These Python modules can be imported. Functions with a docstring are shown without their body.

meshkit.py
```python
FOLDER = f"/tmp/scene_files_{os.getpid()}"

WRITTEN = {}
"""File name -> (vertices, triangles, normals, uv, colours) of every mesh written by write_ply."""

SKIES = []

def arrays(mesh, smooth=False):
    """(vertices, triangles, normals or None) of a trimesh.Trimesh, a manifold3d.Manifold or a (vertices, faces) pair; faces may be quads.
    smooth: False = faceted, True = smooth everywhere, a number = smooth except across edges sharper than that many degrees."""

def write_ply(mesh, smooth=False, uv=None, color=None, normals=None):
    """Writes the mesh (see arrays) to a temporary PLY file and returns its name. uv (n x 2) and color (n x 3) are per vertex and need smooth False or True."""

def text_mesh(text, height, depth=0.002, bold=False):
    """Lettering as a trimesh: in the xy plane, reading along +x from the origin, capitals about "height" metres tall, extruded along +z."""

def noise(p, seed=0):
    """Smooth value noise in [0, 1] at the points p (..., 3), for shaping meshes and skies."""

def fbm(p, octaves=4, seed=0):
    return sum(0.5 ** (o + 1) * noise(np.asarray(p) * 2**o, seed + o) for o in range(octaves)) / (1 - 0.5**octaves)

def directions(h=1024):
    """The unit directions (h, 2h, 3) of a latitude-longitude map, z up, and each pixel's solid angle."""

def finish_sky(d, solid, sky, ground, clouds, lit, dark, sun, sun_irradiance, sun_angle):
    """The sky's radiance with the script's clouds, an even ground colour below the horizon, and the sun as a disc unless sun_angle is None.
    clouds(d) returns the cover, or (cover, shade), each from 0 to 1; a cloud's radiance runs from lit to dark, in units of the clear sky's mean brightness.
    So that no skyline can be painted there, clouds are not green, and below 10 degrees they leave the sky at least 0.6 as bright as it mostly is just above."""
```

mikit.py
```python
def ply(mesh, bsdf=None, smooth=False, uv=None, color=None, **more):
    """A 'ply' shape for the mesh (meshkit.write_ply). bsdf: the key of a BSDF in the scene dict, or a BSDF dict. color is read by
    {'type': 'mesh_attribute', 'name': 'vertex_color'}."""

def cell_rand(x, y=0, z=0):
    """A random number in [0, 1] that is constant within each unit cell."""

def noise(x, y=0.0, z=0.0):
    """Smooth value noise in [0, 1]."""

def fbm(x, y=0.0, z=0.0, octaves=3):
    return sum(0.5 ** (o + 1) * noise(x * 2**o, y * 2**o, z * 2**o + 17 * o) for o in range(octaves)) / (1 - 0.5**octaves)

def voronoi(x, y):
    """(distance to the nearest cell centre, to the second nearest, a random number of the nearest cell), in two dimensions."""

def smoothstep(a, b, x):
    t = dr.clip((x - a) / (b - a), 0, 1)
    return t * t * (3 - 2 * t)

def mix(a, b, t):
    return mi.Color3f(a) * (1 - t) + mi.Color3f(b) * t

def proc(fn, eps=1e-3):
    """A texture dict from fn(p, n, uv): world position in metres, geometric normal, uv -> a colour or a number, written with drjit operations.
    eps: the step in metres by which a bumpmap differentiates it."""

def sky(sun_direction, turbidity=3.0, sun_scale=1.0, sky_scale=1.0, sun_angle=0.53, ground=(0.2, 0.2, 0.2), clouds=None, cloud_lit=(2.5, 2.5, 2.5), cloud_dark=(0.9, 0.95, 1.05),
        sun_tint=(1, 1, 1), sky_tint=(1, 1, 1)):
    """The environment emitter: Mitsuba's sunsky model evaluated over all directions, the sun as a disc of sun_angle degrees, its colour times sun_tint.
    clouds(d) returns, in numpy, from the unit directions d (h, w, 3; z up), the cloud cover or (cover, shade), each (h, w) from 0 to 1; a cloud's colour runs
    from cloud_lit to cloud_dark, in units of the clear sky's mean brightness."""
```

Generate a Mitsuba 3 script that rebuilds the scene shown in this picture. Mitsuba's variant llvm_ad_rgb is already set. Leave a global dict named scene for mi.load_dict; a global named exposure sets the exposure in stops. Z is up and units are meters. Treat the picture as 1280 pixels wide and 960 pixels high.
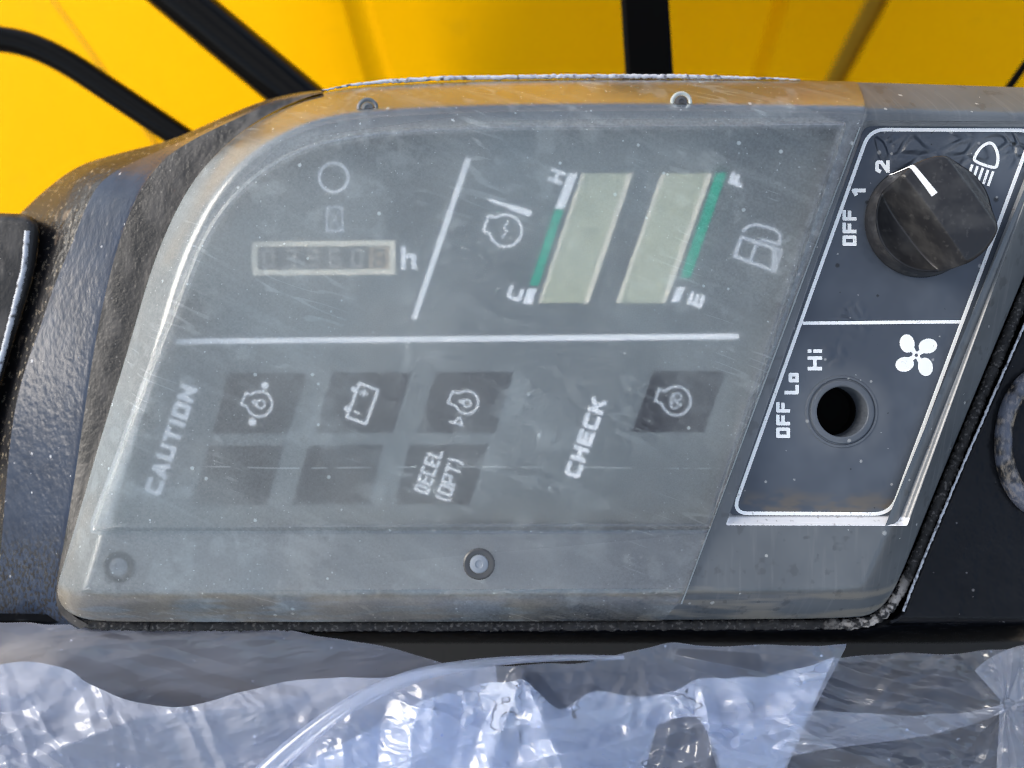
import math, random
import numpy as np, trimesh, manifold3d, drjit as dr, mitsuba as mi, mikit, meshkit
from mikit import noise, fbm, voronoi, cell_rand, smoothstep, mix
from shapely.geometry import Polygon, LineString, Point, MultiPolygon, box
from shapely import affinity
from shapely.ops import unary_union

# ------------------------------------------------------------------ frame of the model
# The console is laid out on its own face: 1 unit = S metres, x to the right and y downwards as on the face, z out of the face.
# The face leans TILT degrees back from level; WORLD takes it there.
S, DIST, TILT = 0.0002, 1400.0, math.radians(35)
CT, ST = math.cos(TILT), math.sin(TILT)
ROT = np.array([[1, 0, 0], [0, CT, -ST], [0, ST, CT]])
rng = np.random.default_rng(7)
scene, labels = {}, {}
T = mi.ScalarTransform4f

def W(p):
    """face coordinates (x right, y down, z out) -> world metres"""
    p = np.asarray(p, float)
    q = np.stack([(p[..., 0] - 640) * S, (480 - p[..., 1]) * S, p[..., 2] * S], -1)
    return q @ ROT.T

cam_o, cam_t, cam_up = W([640, 480, DIST]), W([640, 480, 0]), ROT @ np.array([0, 1, 0])
scene['camera'] = {'type': 'thinlens', 'fov': 2 * math.degrees(math.atan(640 / DIST)), 'fov_axis': 'x',
                   'aperture_radius': 0.0018, 'focus_distance': DIST * S, 'near_clip': 0.02, 'far_clip': 60.0,
                   'to_world': T().look_at(origin=cam_o.tolist(), target=cam_t.tolist(), up=cam_up.tolist())}

def clouds(d):
    n = meshkit.fbm(d * 2.2 + 5.0, 4, 3)
    return np.clip((n - 0.36) * 4.0, 0, 1) * 0.85, np.clip((n - 0.62) * 3, 0, 1) * 0.4

scene['sky'] = mikit.sky((-0.88, 0.10, 0.47), turbidity=3, sun_scale=0.30, sky_scale=0.8, sun_angle=34, sun_tint=(0.86, 1.0, 1.34), clouds=clouds,
                         cloud_lit=(1.70, 1.72, 1.80), cloud_dark=(0.95, 1.0, 1.06), sky_tint=(1.0, 0.97, 0.98))
exposure = 3.38

# ------------------------------------------------------------------ materials
def lp(p):
    """world point -> face coordinates"""
    x, y, z = p.x / S, p.y / S, p.z / S
    return x + 640, 480 - (y * CT + z * ST), -y * ST + z * CT

def two(b): return {'type': 'twosided', 'b': b}
def pr(base, rough=0.5, spec=0.5, **k):
    base = {'type': 'rgb', 'value': list(base)} if isinstance(base, (tuple, list)) else base
    return {'type': 'principled', 'base_color': base, 'roughness': rough, 'specular': spec, **k}
def bump(b, fn, scale=1.0, eps=1e-4): return {'type': 'bumpmap', 'arbitrary': mikit.proc(fn, eps), 'scale': scale, 'b': b}
def mat(name, b, wrap=True): scene[name] = two(b) if wrap else b

def specks(x, y, size, share):
    a, b, r = voronoi(x / size, y / size)
    k = (r - (1 - share)) / share                    # every speck its own size
    e = 0.05 + 0.16 * k * k
    return dr.select(r > 1 - share, 1 - smoothstep(e * 0.5, e * 1.3, a), 0.0)

def c_bezel(p, n, uv):
    x, y, z = lp(p)
    m = fbm(x / 160, y / 160, 3.0, 4)
    c = mix((0.060, 0.070, 0.080), (0.108, 0.120, 0.130), smoothstep(0.3, 0.75, m))
    streak = fbm(x / 5, y / 60, 1.0, 3)
    low = smoothstep(735, 752, y + 14 * fbm(x / 30, y / 30)) * smoothstep(0.35, 0.8, fbm(x / 60, y / 9, 2.0, 3))
    c = mix(c, (0.22, 0.2, 0.165), low * 0.75)
    c = mix(c, (0.03, 0.03, 0.032), smoothstep(0.66, 0.8, fbm(x / 14, y / 14, 9.0, 3)) * 0.35)
    c = mix(c, (0.5, 0.5, 0.48), specks(x, y, 16, 0.06) * 0.6)
    return mix(c, (0.2, 0.2, 0.2), smoothstep(0.55, 0.9, streak) * 0.18)
def h_grain(p, n, uv):
    x, y, z = lp(p)
    return (noise(x / 2.2, y / 2.2, z / 2.2) * 0.6 + noise(x / 5, y / 5, z / 5)) * S
mat('bezel_plastic', bump(pr(mikit.proc(c_bezel), 0.38, 0.6, clearcoat=0.8, clearcoat_gloss=0.93), h_grain, 0.25))

def c_plate(p, n, uv):
    x, y, z = lp(p)
    m = fbm(x / 90, y / 90, 7.0, 4)
    c = mix((0.052, 0.064, 0.085), (0.088, 0.104, 0.128), smoothstep(0.3, 0.75, m))
    halo = dr.sqrt(dr.square(x - 1056) + dr.square(y - 515))
    c = mix(c, (0.16, 0.17, 0.18), (1 - smoothstep(46, 74, halo)) * 0.5 * fbm(x / 25, y / 25))
    dirt = smoothstep(612, 640, y + 10 * noise(x / 20, y / 20)) * smoothstep(0.3, 0.7, fbm(x / 22, y / 10, 4.0, 3))
    c = mix(c, (0.13, 0.11, 0.085), dirt * 0.8)
    c = mix(c, (0.01, 0.01, 0.01), specks(x + 5, y, 17, 0.03) * 0.8)
    return mix(c, (0.45, 0.45, 0.44), specks(x, y, 13, 0.05) * 0.55)
def h_plate(p, n, uv):
    x, y, z = lp(p)
    wx, wy = x + 26 * (noise(x / 34, y / 34, 1.0) - 0.5), y + 26 * (noise(x / 34, y / 34, 5.0) - 0.5)
    a, b, r = voronoi(wx / 26, wy / 19)
    folds = smoothstep(0.0, 0.5, b - a)
    top = (1 - smoothstep(196, 232, y + 22 * noise(x / 30, 2.0))) * smoothstep(158, 170, y)
    d2 = dr.square((x - 1070) / 22) + dr.square((y - 405) / 34)
    d3 = dr.square((x - 1045) / 18) + dr.square((y - 440) / 24)
    m = dr.maximum(top, 0.4 * dr.maximum(1 - smoothstep(0.3, 1.2, d2), 1 - smoothstep(0.3, 1.2, d3)))
    return (folds * 3.5 * m + fbm(x / 9, y / 9, 2.0, 3) * 0.5 + fbm(x / 60, y / 60) * 2.0) * S
mat('plate_film', bump(pr(mikit.proc(c_plate), 0.33, 0.5), h_plate, 1.1))

def c_dial(p, n, uv):
    x, y, z = lp(p)
    return mix((0.115, 0.134, 0.138), (0.165, 0.186, 0.188), fbm(x / 120, y / 120, 1.0, 3))
mat('dial_plastic', pr(mikit.proc(c_dial), 0.6, 0.3))
mat('tile_smoke', pr((0.018, 0.016, 0.017), 0.5, 0.3))

def wear(light, dark, lo=0.76):
    def f(p, n, uv):
        x, y, z = lp(p)
        return mix(light, dark, smoothstep(lo, lo + 0.1, fbm(x / 4, y / 4, 3.0, 3)) * 0.7)
    return f
mat('print_white', pr(mikit.proc(wear((0.92, 0.93, 0.92), (0.25, 0.26, 0.27))), 0.5, 0.4))
mat('print_cover_white', pr((0.95, 0.97, 0.97), 0.6, 0.2))
mat('print_dim', pr((0.58, 0.62, 0.65), 0.6, 0.2))
mat('print_faint', pr((0.36, 0.36, 0.34), 0.6, 0.2))
mat('print_cream', pr((0.78, 0.74, 0.6), 0.6, 0.2))
mat('print_green', pr((0.02, 0.42, 0.26), 0.6, 0.2))
mat('lcd_film', pr((0.46, 0.49, 0.36), 0.5, 0.3))
mat('drum_dark', pr((0.11, 0.115, 0.11), 0.6, 0.2))
mat('drum_tan', pr((0.42, 0.34, 0.24), 0.6, 0.2))
mat('void_black', pr((0.004, 0.004, 0.004), 0.8, 0.1))

def c_rubber(p, n, uv):
    x, y, z = lp(p)
    m = fbm(x / 24, y / 24, z / 24, 4)
    c = mix((0.016, 0.016, 0.018), (0.042, 0.041, 0.041), smoothstep(0.35, 0.8, m))
    return mix(c, (0.13, 0.125, 0.12), smoothstep(0.62, 0.85, fbm(x / 5, y / 5, z / 12, 3)) * 0.2)
mat('knob_rubber', bump(pr(mikit.proc(c_rubber), 0.38, 0.45), h_grain, 0.25))

def c_black(p, n, uv):
    x, y, z = lp(p)
    c = mix((0.005, 0.006, 0.008), (0.014, 0.015, 0.018), fbm(x / 40, y / 40, z / 40, 3))
    c = mix(c, (0.30, 0.29, 0.30), specks(x + z, y, 11, 0.03) * 0.4)
    return c
def h_orange(p, n, uv):
    x, y, z = lp(p)
    return (fbm(x / 9, y / 9, z / 9, 2) * 2.2 + noise(x / 3.5, y / 3.5, z / 3.5) * 0.6) * S
mat('black_paint', bump(pr(mikit.proc(c_black), 0.22, 0.16), h_orange, 0.4))
def c_front(p, n, uv):
    x, y, z = lp(p)
    return mix((0.0025, 0.003, 0.004), (0.03, 0.032, 0.036), smoothstep(0.6, 0.8, fbm(x / 22, y / 3, z / 6, 3)) * 0.6)
mat('front_paint', bump(pr(mikit.proc(c_front), 0.25, 0.08), h_orange, 0.4))
def c_strip(p, n, uv):
    x, y, z = lp(p)
    c = mix((0.014, 0.023, 0.046), (0.034, 0.050, 0.086), fbm(x / 26, y / 26, z / 26, 4))
    low = smoothstep(660, 735, y + 50 * (fbm(x / 14, y / 14, z / 14, 4) - 0.5))
    c = mix(c, (0.02, 0.02, 0.022), low * smoothstep(0.46, 0.6, fbm(x / 2.6, y / 4, z / 5, 3)))
    return mix(c, (0.6, 0.62, 0.66), specks(x + z * 0.3, y, 13, 0.05) * 0.6)
mat('side_paint', bump(pr(mikit.proc(c_strip), 0.24, 0.24), h_orange, 0.3))
def c_worn(p, n, uv):
    x, y, z = lp(p)
    m = fbm(x / 11, y / 14, z / 18, 4) - 0.24 * (1 - smoothstep(0.48, 0.66, fbm(x / 45, y / 60, z / 60, 2)))
    c = mix((0.010, 0.010, 0.012), (0.15, 0.115, 0.085), smoothstep(0.54, 0.74, m))
    return mix(c, (0.5, 0.42, 0.3), smoothstep(0.66, 0.75, fbm(x / 4, y / 5, z / 7, 3)) * 0.6)
def h_worn(p, n, uv):
    x, y, z = lp(p)
    return (fbm(x / 8, y / 8, z / 8, 4) * 6.0) * S
mat('worn_paint', bump(pr(mikit.proc(c_worn), 0.35, 0.5), h_worn, 0.3))
def c_collar(p, n, uv):
    x, y, z = lp(p)
    c = mix((0.018, 0.0175, 0.0175), (0.070, 0.065, 0.061), smoothstep(0.35, 0.75, fbm(x / 14, y / 40, z / 20, 4)))
    return mix(c, (0.42, 0.4, 0.37), specks(x, y, 8, 0.08) * 0.3)
mat('collar_paint', bump(pr(mikit.proc(c_collar), 0.45, 0.5), h_grain, 0.5))
def c_seal(p, n, uv):
    x, y, z = lp(p)
    c = mix((0.008, 0.008, 0.009), (0.05, 0.048, 0.046), fbm(x / 6, y / 6, z / 6, 3))
    pale = smoothstep(0.6, 0.72, fbm(x / 3.2, y / 3.2, z / 3.2, 2))
    corner = 1 - smoothstep(30, 75, dr.sqrt(dr.square(x - 1116) + dr.square(y - 765)))
    c = mix(c, (0.30, 0.28, 0.26), pale * 0.3)
    return mix(c, (0.55, 0.5, 0.45), smoothstep(0.45, 0.6, fbm(x / 9, y / 9, z / 9, 3)) * corner * 0.85)
mat('seal_foam', pr(mikit.proc(c_seal), 0.75, 0.3))
def c_edge(p, n, uv):
    x, y, z = lp(p)
    return mix((0.10, 0.10, 0.11), (0.55, 0.57, 0.61), smoothstep(0.28, 0.5, fbm(x / 6, y / 6, z / 6, 3)))
mat('chipped_edge', pr(mikit.proc(c_edge), 0.45, 0.5))
def c_ring(p, n, uv):
    x, y, z = lp(p)
    c = mix((0.012, 0.012, 0.014), (0.20, 0.165, 0.125), smoothstep(0.42, 0.75, fbm(x / 3.5, y / 6, z / 4, 4)))
    return mix(c, (0.16, 0.18, 0.24), smoothstep(0.4, 0.6, fbm(x / 30, y / 30, 5.0)) * 0.5)
mat('ring_worn', bump(pr(mikit.proc(c_ring), 0.35, 0.6), h_worn, 0.4))
mat('screw_steel', {'type': 'roughconductor', 'material': 'Cr', 'alpha': 0.22})
mat('screw_dark', pr((0.06, 0.062, 0.065), 0.35, 0.6))
mat('washer_clear', pr((0.42, 0.45, 0.43), 0.35, 0.5))
mat('screw_rim', pr((0.02, 0.022, 0.025), 0.35, 0.6))
mat('screw_grey', pr((0.24, 0.27, 0.31), 0.3, 0.6))

def c_yellow(p, n, uv):
    x, y, z = p.x * 6, p.y * 6, p.z * 6
    c = mix((0.95, 0.48, 0.0), (0.90, 0.44, 0.0), fbm(x, y, z, 3))
    return mix(c, (0.40, 0.26, 0.02), smoothstep(0.66, 0.85, fbm(x * 9, y * 9, z * 9, 3)) * 0.12)
mat('yellow_paint', pr(mikit.proc(c_yellow), 0.55, 0.02))
mat('yellow_groove', pr((0.34, 0.19, 0.006), 0.5, 0.3))
mat('tube_black', pr((0.002, 0.002, 0.002), 0.16, 0.15))
mat('bar_black', pr((0.001, 0.001, 0.001), 0.7, 0.05))
mat('green_paint', pr((0.005, 0.03, 0.025), 0.4, 0.5))
mat('cushion_vinyl', pr((0.008, 0.011, 0.022), 0.5, 0.25))
mat('floor_dark', pr((0.03, 0.03, 0.03), 0.8, 0.2))
def c_dirt(p, n, uv): return mix((0.2, 0.18, 0.15), (0.3, 0.27, 0.23), fbm(p.x * 3, p.y * 3, 0.0, 4))
mat('dirt_ground', pr(mikit.proc(c_dirt), 0.9, 0.1))

# weathered clear cover: a frosted clear plastic with dust and scratches lying on it
def w_dust(p, n, uv):
    x, y, z = lp(p)
    m = fbm(x / 130, y / 130, 4.0, 4)
    fine = fbm(x / 2.2, y / 2.2, 2.0, 3)
    left = 1 - smoothstep(60, 1000, x + 0.35 * (y - 400))   # wiped cleaner towards the switches
    w = 0.02 + 0.12 * smoothstep(0.3, 0.75, m) + 0.12 * (fine - 0.5) + 0.21 * left
    w = w * (0.05 + 0.95 * smoothstep(128, 156, y - 0.0001 * dr.square(x - 850)))
    smear = smoothstep(0.52, 0.8, fbm((x + 0.5 * y) / 110, (y - 0.5 * x) / 13, 41.0, 4))
    w = w + 0.05 * smear
    blot = smoothstep(0.6, 0.78, fbm(x / 34, y / 34, 11.0, 4))
    w = w + 0.10 * blot
    s = specks(x, y, 6, 0.10) * 0.3 + specks(x + 40, y + 7, 13, 0.04) * 0.5
    yy = y - 582 - 3 * noise(x / 90, 1.0)
    line = (1 - smoothstep(0.5, 1.6, dr.abs(yy))) * smoothstep(0.45, 0.6, fbm(x / 16, 3.0, 1.0, 2)) * smoothstep(250, 280, x) * (1 - smoothstep(880, 930, x))
    s = s + 0.22 * line
    sx, sy = x + y * 0.35, y - x * 0.35
    hair = (1 - smoothstep(0.03, 0.1, dr.abs(noise(sx / 70, sy / 9, 21.0) - 0.5))) * smoothstep(0.62, 0.72, fbm(x / 50, y / 50, 23.0, 3))
    return dr.clip(w + s + 0.12 * hair, 0, 0.95)
def c_dust(p, n, uv):
    x, y, z = lp(p)
    c = mix((0.60, 0.69, 0.73), (0.70, 0.74, 0.74), fbm(x / 80, y / 80, 31.0, 3))
    low = smoothstep(738, 752, y + 8 * noise(x / 30, y / 30)) * smoothstep(0.3, 0.6, fbm(x / 60, y / 12, 2.0, 3))
    return mix(c, (0.62, 0.53, 0.40), low * 0.8)
scene['cover_clear'] = {'type': 'blendbsdf', 'weight': mikit.proc(w_dust),
    'a': {'type': 'roughdielectric', 'int_ior': 1.49, 'ext_ior': 1.0, 'distribution': 'ggx', 'alpha': 0.06},
    'b': {'type': 'principledthin', 'base_color': mikit.proc(c_dust), 'roughness': 0.7, 'spec_trans': 0.0, 'eta': 1.4, 'diff_trans': 1.0}}

def film(name, tint, trans, rough, haze):
    def w_haze(p, n, uv):
        x, y, z = lp(p)
        m = fbm(x / 40, y / 40, haze * 31, 3)
        return dr.clip(haze + 0.14 * (m - 0.5) + 0.5 * specks(x, y, 12, 0.06), 0.02, 0.9)
    scene[name] = {'type': 'blendbsdf', 'weight': mikit.proc(w_haze),
        'a': {'type': 'principledthin', 'base_color': {'type': 'rgb', 'value': [0.97, 0.98, 1.0]}, 'roughness': rough, 'spec_trans': trans, 'eta': 1.7, 'diff_trans': 0.6},
        'b': {'type': 'principledthin', 'base_color': {'type': 'rgb', 'value': list(tint)}, 'roughness': 0.25, 'spec_trans': 0.0, 'eta': 1.6, 'diff_trans': 0.5}}
film('film_soft', (0.64, 0.66, 0.80), 0.96, 0.16, 0.20)
film('film_bright', (0.62, 0.73, 1.0), 0.97, 0.14, 0.14)
film('film_milky', (0.76, 0.82, 1.0), 0.96, 0.16, 0.46)
film('film_inner', (0.72, 0.81, 1.0), 0.95, 0.18, 0.6)
film('film_glassy', (0.68, 0.76, 0.95), 0.97, 0.09, 0.09)

# ------------------------------------------------------------------ helpers
def up(pts, z):
    """the point at height z of the face frame on the sight line that meets the face at pts"""
    pts = np.asarray(pts, float)
    z = np.broadcast_to(np.asarray(z, float), pts.shape[:-1])
    k = (DIST - z) / DIST
    return np.stack([640 + (pts[..., 0] - 640) * k, 480 + (pts[..., 1] - 480) * k, z], -1)

def add(key, v, f, m, smooth=False, label=None, cat=None, group=None, kind=None):
    base, i = key, 0
    while key in scene:
        i += 1
        key = f'{base}_{i:03d}'
    v = np.asarray(v, float)
    f = np.asarray(f, int)
    if f.shape[1] == 4:
        f = np.vstack([f[:, [0, 1, 2]], f[:, [0, 2, 3]]])
    f = f[:, ::-1]                                   # y points down in the face frame: keep the outside outside
    mesh = trimesh.Trimesh(W(v), f, process=False)
    if smooth is not False: mesh.merge_vertices(digits_vertex=7)
    scene[key] = mikit.ply(mesh, m, smooth)
    tag(key, label, cat, group, kind)
    return key

def tag(key, label=None, cat=None, group=None, kind=None):
    d = {k: x for k, x in dict(label=label, category=cat, group=group, kind=kind).items() if x}
    if d: labels[key] = {**labels.get(key, {}), **d}

def join(parts):
    vs, fs, n = [], [], 0
    for v, f in parts:
        v, f = np.asarray(v, float), np.asarray(f, int)
        if f.shape[1] == 4:
            f = np.vstack([f[:, [0, 1, 2]], f[:, [0, 2, 3]]])
        vs.append(v); fs.append(f + n); n += len(v)
    return np.vstack(vs), np.vstack(fs)

def smooth_line(pts, n, closed=False, it=3):
    p = np.asarray(pts, float)
    for _ in range(it):
        q = np.vstack([p, p[:1]]) if closed else p
        a, b = q[:-1] * 0.75 + q[1:] * 0.25, q[:-1] * 0.25 + q[1:] * 0.75
        r = np.stack([a, b], 1).reshape(-1, p.shape[1])
        p = r if closed else np.vstack([p[:1], r[1:-1], p[-1:]])
    return resample(p, n, closed)

def resample(p, n, closed=False):
    p = np.asarray(p, float)
    q = np.vstack([p, p[:1]]) if closed else p
    s = np.r_[0, np.cumsum(np.linalg.norm(np.diff(q, axis=0), axis=1))]
    t = np.linspace(0, s[-1], n + 1)[:-1] if closed else np.linspace(0, s[-1], n)
    return np.stack([np.interp(t, s, q[:, k]) for k in range(q.shape[1])], 1)

def rounded(corners, radii, step=4.0):
    """polygon with rounded corners, densely sampled"""
    c = np.asarray(corners, float)
    out = []
    for i in range(len(c)):
        a, b, d = c[i - 1], c[i], c[(i + 1) % len(c)]
        u, v = (a - b) / np.linalg.norm(a - b), (d - b) / np.linalg.norm(d - b)
        r = radii[i] if isinstance(radii, (list, tuple)) else radii
        for t in np.linspace(0, 1, 13) if r > 0.5 else [0.5]:
            out.append(b + u * r * (1 - t) ** 2 + v * r * t ** 2)
    return np.array(out)

def inset(p, d):
    """closed outline moved inwards by d (each vertex along its own normal)"""
    t = np.roll(p, -1, 0) - np.roll(p, 1, 0)
    t /= np.maximum(np.linalg.norm(t, axis=1, keepdims=True), 1e-9)
    nrm = np.stack([-t[:, 1], t[:, 0]], 1)
    area = 0.5 * np.sum(p[:, 0] * np.roll(p[:, 1], -1) - np.roll(p[:, 0], -1) * p[:, 1])
    q = p + nrm * (d if area > 0 else -d)
    if d > 4:                                        # round tight corners as a true parallel curve does
        ext = Polygon(p).buffer(0).buffer(-d, 16).exterior
        q = np.array([ext.interpolate(ext.project(Point(*a))).coords[0] for a in q])
    return q

def loft(rings, closed=True):
    n = len(rings[0])
    v = np.vstack(rings)
    m = n if closed else n - 1
    i = np.arange(m)
    j = (i + 1) % n
    f = [np.stack([k * n + i, k * n + j, (k + 1) * n + j, (k + 1) * n + i], 1) for k in range(len(rings) - 1)]
    return v, np.vstack(f)

def orient(v, f, want):
    """flip so that the mean normal (in the y-down frame, after the flip in add) points along want"""
    f = np.asarray(f)
    g = f[:, :3]
    nrm = np.cross(v[g[:, 1]] - v[g[:, 0]], v[g[:, 2]] - v[g[:, 0]]).sum(0)
    return (v, f) if nrm @ np.asarray(want, float) > 0 else (v, f[:, ::-1])

def flat(poly, z):
    """shapely polygon -> facets at height z, facing out"""
    vs, fs, n = [], [], 0
    for g in getattr(poly, 'geoms', [poly]):
        if g.is_empty or g.area < 0.01: continue
        v, f = trimesh.creation.triangulate_polygon(g, engine='earcut')
        vs.append(v); fs.append(f + n); n += len(v)
    v, f = np.vstack(vs), np.vstack(fs)
    return orient(np.c_[v, np.full(len(v), float(z))], f, (0, 0, 1))

def raise_poly(poly, z0, z1):
    """shapely polygon (already at its true size) as a thin solid from z0 to z1"""
    parts = []
    for g in getattr(poly, 'geoms', [poly]):
        if g.is_empty or g.area < 0.01: continue
        m = trimesh.creation.extrude_polygon(g, z1 - z0, engine='earcut')
        v = np.array(m.vertices); v[:, 2] += z0
        parts.append((v, np.array(m.faces)))
    return join(parts)

def scaled(poly, z):
    k = (DIST - z) / DIST
    return affinity.scale(poly, k, k, origin=(640, 480))

def print_on(key, poly, z, zscale, m, h=0.8, **k):
    v, f = raise_poly(scaled(poly, zscale), z, z + h)
    return add(key, v, f, m, **k)

def tube(pts, r, n=14, closed=False):
    p = np.asarray(pts, float)
    t = np.gradient(p, axis=0) if not closed else np.roll(p, -1, 0) - np.roll(p, 1, 0)
    t /= np.linalg.norm(t, axis=1, keepdims=True)
    ref = np.array([0.13, 0.21, 0.97])
    rr = np.broadcast_to(np.asarray(r, float), (len(p),))
    a = np.cross(t, ref); a /= np.linalg.norm(a, axis=1, keepdims=True)
    b = np.cross(t, a)
    th = np.arange(n) * 2 * np.pi / n
    rings = p[:, None] + rr[:, None, None] * (np.cos(th)[None, :, None] * a[:, None] + np.sin(th)[None, :, None] * b[:, None])
    v = rings.reshape(-1, 3)
    k = len(p)
    i, j = np.meshgrid(np.arange(k if closed else k - 1), np.arange(n), indexing='ij')
    i, j = i.ravel(), j.ravel()
    i2, j2 = (i + 1) % k, (j + 1) % n
    f = np.stack([i * n + j, i * n + j2, i2 * n + j2, i2 * n + j], 1)
    c = p.mean(0)
    g = np.cross(v[f[:, 1]] - v[f[:, 0]], v[f[:, 2]] - v[f[:, 0]])
    s = np.einsum('ij,ij->i', g, v[f[:, 0]] - p[i]).sum()
    return v, (f if s > 0 else f[:, ::-1])

def disc_lathe(cx, cy, prof, n=48, z0=0.0):
    """(radius, z) profile turned about the z axis at (cx, cy)"""
    th = np.arange(n) * 2 * np.pi / n
    rings = [np.stack([cx + r * np.cos(th), cy + r * np.sin(th), np.full(n, z + z0)], 1) for r, z in prof]
    return loft(rings)

# ------------------------------------------------------------------ lettering: strokes in a 1 x 1 box
GLYPH = {
 'C': [[(1, 1), (.12, 1), (0, .88), (0, .12), (.12, 0), (1, 0)]],
 'A': [[(0, 0), (.4, 1), (.6, 1), (1, 0)], [(.2, .28), (.8, .28)]],
 'U': [[(0, 1), (0, 0), (1, 0), (1, 1)]], 'T': [[(0, 1), (1, 1)], [(.5, 1), (.5, 0)]], 'I': [[(.5, 0), (.5, 1)]],
 'O': [[(0, 0), (0, 1), (1, 1), (1, 0), (0, 0), (0, .5)]], 'N': [[(0, 0), (0, 1)], [(0, 1), (1, 0)], [(1, 0), (1, 1)]],
 'H': [[(0, 0), (0, 1)], [(1, 0), (1, 1)], [(0, .5), (1, .5)]], 'E': [[(1, 1), (0, 1), (0, 0), (1, 0)], [(0, .5), (.9, .5)]],
 'K': [[(0, 0), (0, 1)], [(1, 1), (.1, .45)], [(.4, .62), (1, 0)]], 'D': [[(0, 0), (0, 1), (.8, 1), (1, .8), (1, .2), (.8, 0), (0, 0), (0, .4)]],
 'L': [[(0, 1), (0, 0), (1, 0)]], 'P': [[(0, 0), (0, 1), (1, 1), (1, .42), (0, .42)]], 'F': [[(0, 0), (0, 1), (1, 1)], [(0, .5), (.9, .5)]],
 '(': [[(.75, 1.06), (.35, .8), (.35, .2), (.75, -.06)]], ')': [[(.25, 1.06), (.65, .8), (.65, .2), (.25, -.06)]],
 '1': [[(.1, .8), (.6, 1), (.6, 0)]], '2': [[(0, .8), (.12, 1), (.88, 1), (1, .9), (1, .62), (.05, .06)], [(0, 0), (1, 0)]],
 'i': [[(.5, 0), (.5, .48)], [(.5, .99), (.5, 1.0)]], 'o': [[(0, 0), (0, .62), (1, .62), (1, 0), (0, 0), (0, .3)]],
 'h': [[(0, 0), (0, 1)], [(0, .6), (1, .6), (1, 0)]]}
WIDE = {'I': .32, 'i': .32, '(': .55, ')': .55, '1': .62}

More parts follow.
